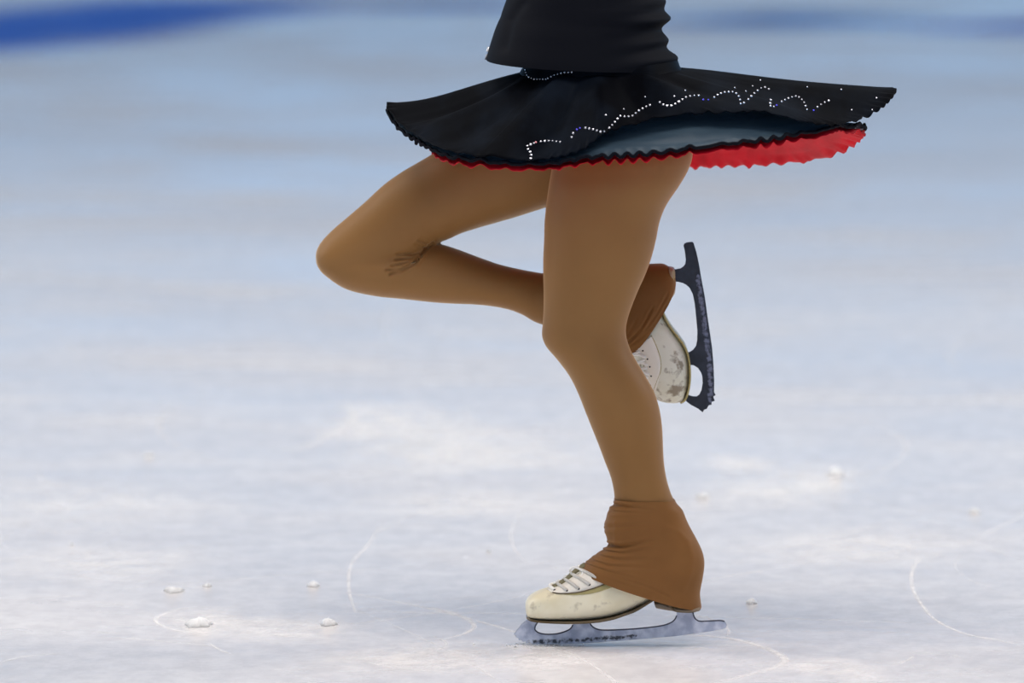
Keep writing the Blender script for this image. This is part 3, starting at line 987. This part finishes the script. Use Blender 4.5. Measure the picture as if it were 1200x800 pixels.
# planted skate
sk1 = empty('figure_skate', W(690, 750, 0), person)
sk1['label'] = 'cream white boot on a pale frosted blade planted on the ice'
blade(BL1, 0.0, 0.0042, [(618, 752), (640, 751.5), (680, 750), (720, 747), (745, 745.5)], 4.2, M_steel, sk1, 'pale bluish frosted steel blade with toe pick')
ST1 = [(615.6, 707.5, 616, 714, 0, .006), (616.3, 704, 617.2, 719.5, 0, .020), (618.8, 700.2, 620, 722.5, 0, .030), (624.5, 695.6, 625, 723.5, 0, .037), (634, 691.3, 634, 724.3, 0, .042), (645, 688.2, 645, 724.8, 0, .045), (658, 682.8, 660, 725, 0, .046), (671, 673.5, 680, 724.8, 0, .045), (683, 666, 705, 722.8, 0, .042),
       (695, 661, 730, 717, 0, .038), (706, 655, 752, 707.5, 0, .036), (715, 648, 774, 700, 0, .036), (719, 640, 793, 705, 0, .037), (717, 632, 812, 708, 0, .037), (715, 626, 818, 692, 0, .037), (714, 618, 817, 672, 0, .038), (716, 610, 814, 652, 0, .037), (720, 602, 806, 632, 0, .036), (726, 598, 798, 615, 0, .032)]
bt, bv1 = boot(ST1, 0, 'boot', sk1, M_boot)
sole([(617.5, 721), (621, 723.4), (632, 724.8), (650, 725.4), (672, 725.5), (696, 724.4), (717, 721.2), (731, 716.8), (742, 713.2), (752, 707.8), (761, 702.2), (767, 699.2), (774, 700), (781, 703.4), (786, 708.2), (791, 712), (800, 713.2), (812, 713), (820, 711)], 0,
     [.018, .027, .035, .040, .0415, .0405, .038, .035, .033, .032, .031, .031, .031, .031, .032, .032, .032, .031, .024], .0034, 'sole', M_sole, sk1)
# far flange of the heel seen under the arch
bm = bmesh.new()
loft(bm, [(766, 703, 767, 707, .0, .020), (767, 702, 769, 711, .0, .026), (775, 702, 777, 712.6, .0, .029), (785, 706, 787, 714, .0, .031), (797, 709, 797, 715, .0, .033), (815, 709, 815, 714.5, .0, .032), (820, 709, 820, 713.5, .0, .024)], 40, 40, 3.0)
put(link('heel', to_mesh('heel', bm), M_heel), sk1)
# eyelet facing, trim line, laces
band(bv1, [(641, 690.5), (650, 688.5), (660, 684.5), (670, 677.5), (680, 669), (692, 661), (704, 656)], [(647, 694.5), (655, 695.4), (666, 695), (680, 693), (694, 689.2), (708, 684), (722, 678)], 60, .0012, 'facing', M_facing, sk1)['label'] = 'paler eyelet facing'
band(bv1, [(660, 695.5), (672, 694.4), (684, 692.2), (697, 688.6), (710, 683.8), (724, 677.5)], [(662, 696.5), (674, 697), (688, 696), (702, 693), (716, 688.5), (732, 682)], 50, .0009, 'trim', M_olive, sk1)['label'] = 'olive trim strip below the facing'
bm = bmesh.new()
tube(bm, surf(bv1, [(648, 694.5), (655, 695.6), (666, 695.3), (680, 693.4), (694, 689.6), (708, 684.4), (722, 678.3)], 60, .0012), .0008)
put(link('seam', to_mesh('seam', bm), M_sole), sk1)
EY1 = [(650, 691.8), (664.5, 692), (678, 689.5), (690.5, 685), (703.4, 680)]
def eyelets(bvh, pts, sk, r):
    for x, y in pts:
        l, nr = hit(bvh, x, y)
        bm = bmesh.new()
        bmesh.ops.create_cone(bm, cap_ends=True, segments=14, radius1=r, radius2=r * .7, depth=.0012)
        o = put(link('eyelet', to_mesh('eyelet', bm), M_eye), sk)
        o.matrix_local = Matrix.Translation(l + nr * .0016 - sk.location) @ nr.to_track_quat('Z', 'Y').to_matrix().to_4x4()
eyelets(bv1, EY1, sk1, .0019)
ridge = [(645, 687.3), (654, 683.2), (663, 677.8), (671, 671.5), (679, 665.5), (686, 660)]
bm = bmesh.new()
for i in range(len(EY1)):
    for a, b in ((i, i), (i, i - 1)):
        if b < 0:
            continue
        e, r = EY1[a], ridge[a]
        e2 = EY1[b]
        near = surf(bv1, [e, ((e[0] + r[0]) / 2 - 1, (e[1] + r[1]) / 2), (r[0], r[1] + 2.0)], 7, .0022)
        far = surf(bv1, [e2, ((e2[0] + r[0]) / 2 - 1, (e2[1] + r[1]) / 2), (r[0], r[1] + 2.0)], 7, .0022)
        far = [Vector((p.x, -p.y, p.z)) for p in far][::-1]
        path = near + [W(r[0], r[1] - 2.2, 0)] + far
        if len(path) > 4:
            pp = [Vector(q) for q in catmull([tuple(q) for q in path], 40)]
            tube(bm, pp, .0025, 8)
# a loose loop of lace on the instep
tube(bm, [Vector(q) for q in catmull([tuple(W(x, y, yy)) for x, y, yy in ((671, 674, -.012), (668, 668, -.016), (673, 664.5, -.02), (680, 667, -.022), (683, 671, -.025), (679, 678, -.032))], 30)], .0017, 8)
put(link('laces', to_mesh('laces', bm), M_lace), sk1)
bm = bmesh.new()
loft(bm, [(646, 686.2, 648, 691, 0, .010), (654, 681.6, 657, 687, 0, .013), (664, 674.6, 668, 680, 0, .014), (673, 666.5, 678, 672, 0, .014), (684, 659, 690, 665, 0, .013)], 40, 24)
put(link('tongue', to_mesh('tongue', bm), mat('tongue_leather', (0.17, 0.15, 0.07), .6)), sk1)

bm = bmesh.new()
i0 = BL1.index((849, 728))
for seg in (BL1[i0:i0 + 9], BL1[BL1.index((793, 721)):BL1.index((690.3, 723)) + 1], BL1[BL1.index((671.2, 732)):]):
    tube(bm, [Vector(q) for q in catmull([tuple(W(x, y, -.0019)) for x, y in seg], 60)], .0011, 6)
put(link('blade_rim', to_mesh('blade_rim', bm), M_edge), sk1)

# raised skate
sk2 = empty('figure_skate', W(810, 380, .15), person)
sk2['label'] = 'scuffed white boot with a near-black blade raised behind the knee'
blade(BL2, 0.15, 0.0042, [(818, 325), (823, 360), (827, 390), (831, 420), (833, 450), (832, 470)], 5.0, M_dark, sk2, 'near-black blade dusted with ice along its edge')
M_boot2 = boot_mat('scuffed_boot_leather', (0.66, 0.62, 0.46), (0.80, 0.78, 0.66), 0.8, (0.425, 0.375))
ST2 = [(780, 471.3, 792, 471.8, .15, .010), (773, 469, 799, 469.3, .15, .026), (767, 465, 803, 465, .15, .034), (760, 456, 806, 455, .15, .041), (753, 445, 807.8, 441, .15, .045), (746, 433, 807.8, 428, .15, .046), (740, 420, 806, 415, .15, .045), (734, 409, 800, 401, .15, .043), (728, 400, 790, 387, .15, .040), (722, 391, 779, 370, .15, .037),
       (717, 380, 775, 352, .15, .036), (715, 369, 780, 335, .15, .036), (715, 358, 784, 325, .15, .036), (714, 348, 780, 319, .15, .034), (714, 342, 766, 320, .15, .032), (708, 337, 748, 322, .15, .028)]
bt2, bv2 = boot(ST2, .15, 'boot', sk2, M_boot2)
sole([(797, 471), (802, 467), (805.6, 458), (807.8, 445), (808, 430), (806, 415), (801.5, 403.4), (794.6, 393.5), (785.5, 381.5), (778, 368), (776, 356), (780, 346), (786, 340), (788.5, 330), (788.5, 316)], .15,
     [.016, .026, .033, .037, .038, .037, .035, .033, .031, .031, .031, .031, .032, .032, .026], .0028, 'sole', M_olive, sk2)
bm = bmesh.new()
loft(bm, [(783, 313, 790, 314, .15, .022), (782, 317, 791, 317, .15, .028), (782, 328, 791.5, 328, .15, .031), (783, 340, 791.2, 341, .15, .031), (783, 346, 787.5, 348, .15, .024)], 30, 40, 3.0)
put(link('heel', to_mesh('heel', bm), mat('pale_heel', (0.42, 0.30, 0.19), .45)), sk2)
band(bv2, [(739, 410), (748, 412), (755, 425), (757, 440), (758, 452)], [(764, 394), (771, 412), (774.5, 426), (773, 440), (769, 458)], 50, .0010, 'facing', M_facing, sk2)['label'] = 'paler eyelet facing'
bm = bmesh.new()
tube(bm, surf(bv2, [(763, 393), (770, 408), (774, 422), (774, 434), (770, 446), (766, 458)], 50, .0012), .0009)
put(link('seam', to_mesh('seam', bm), M_olive), sk2)
EY2 = [(753.6, 410.8), (759, 420.5), (761.8, 429.5), (763.5, 440.2), (763, 450.5)]
eyelets(bv2, EY2, sk2, .0017)
bm = bmesh.new()
for i, (x, y) in enumerate(EY2):
    p = surf(bv2, [(x - 3, y + 1), (x - 9, y + 3), (x - 15, y + 7)], 10, .0024)
    if len(p) > 2:
        tube(bm, p, .0021, 8)
    if i:
        p = surf(bv2, [(x - 2, y - 2), (x - 8, y - 5), (x - 14, y - 6)], 10, .003)
        if len(p) > 2:
            tube(bm, p, .0019, 8)
put(link('laces', to_mesh('laces', bm), M_lace), sk2)

# scraped snow thrown up where the toe pick grinds into the ice
bm = bmesh.new()
rs = random.Random(5)
for i in range(70):
    x = rs.gauss(628, 20)
    c = Vector(((x - 600) / 800.0, rs.gauss(-.012, .014), 0))
    r = rs.uniform(.0006, .0018)
    ret = bmesh.ops.create_icosphere(bm, subdivisions=1, radius=r)
    for v in ret['verts']:
        v.co = v.co * (1 + .4 * noise.noise(v.co * 900 + c * 50)) + c + Vector((0, 0, r * .5))
o = link('snow', to_mesh('snow', bm), M_snow)
o['kind'] = 'stuff'
o['label'] = 'fine scraped snow around the toe pick of the planted blade'
o['category'] = 'snow'
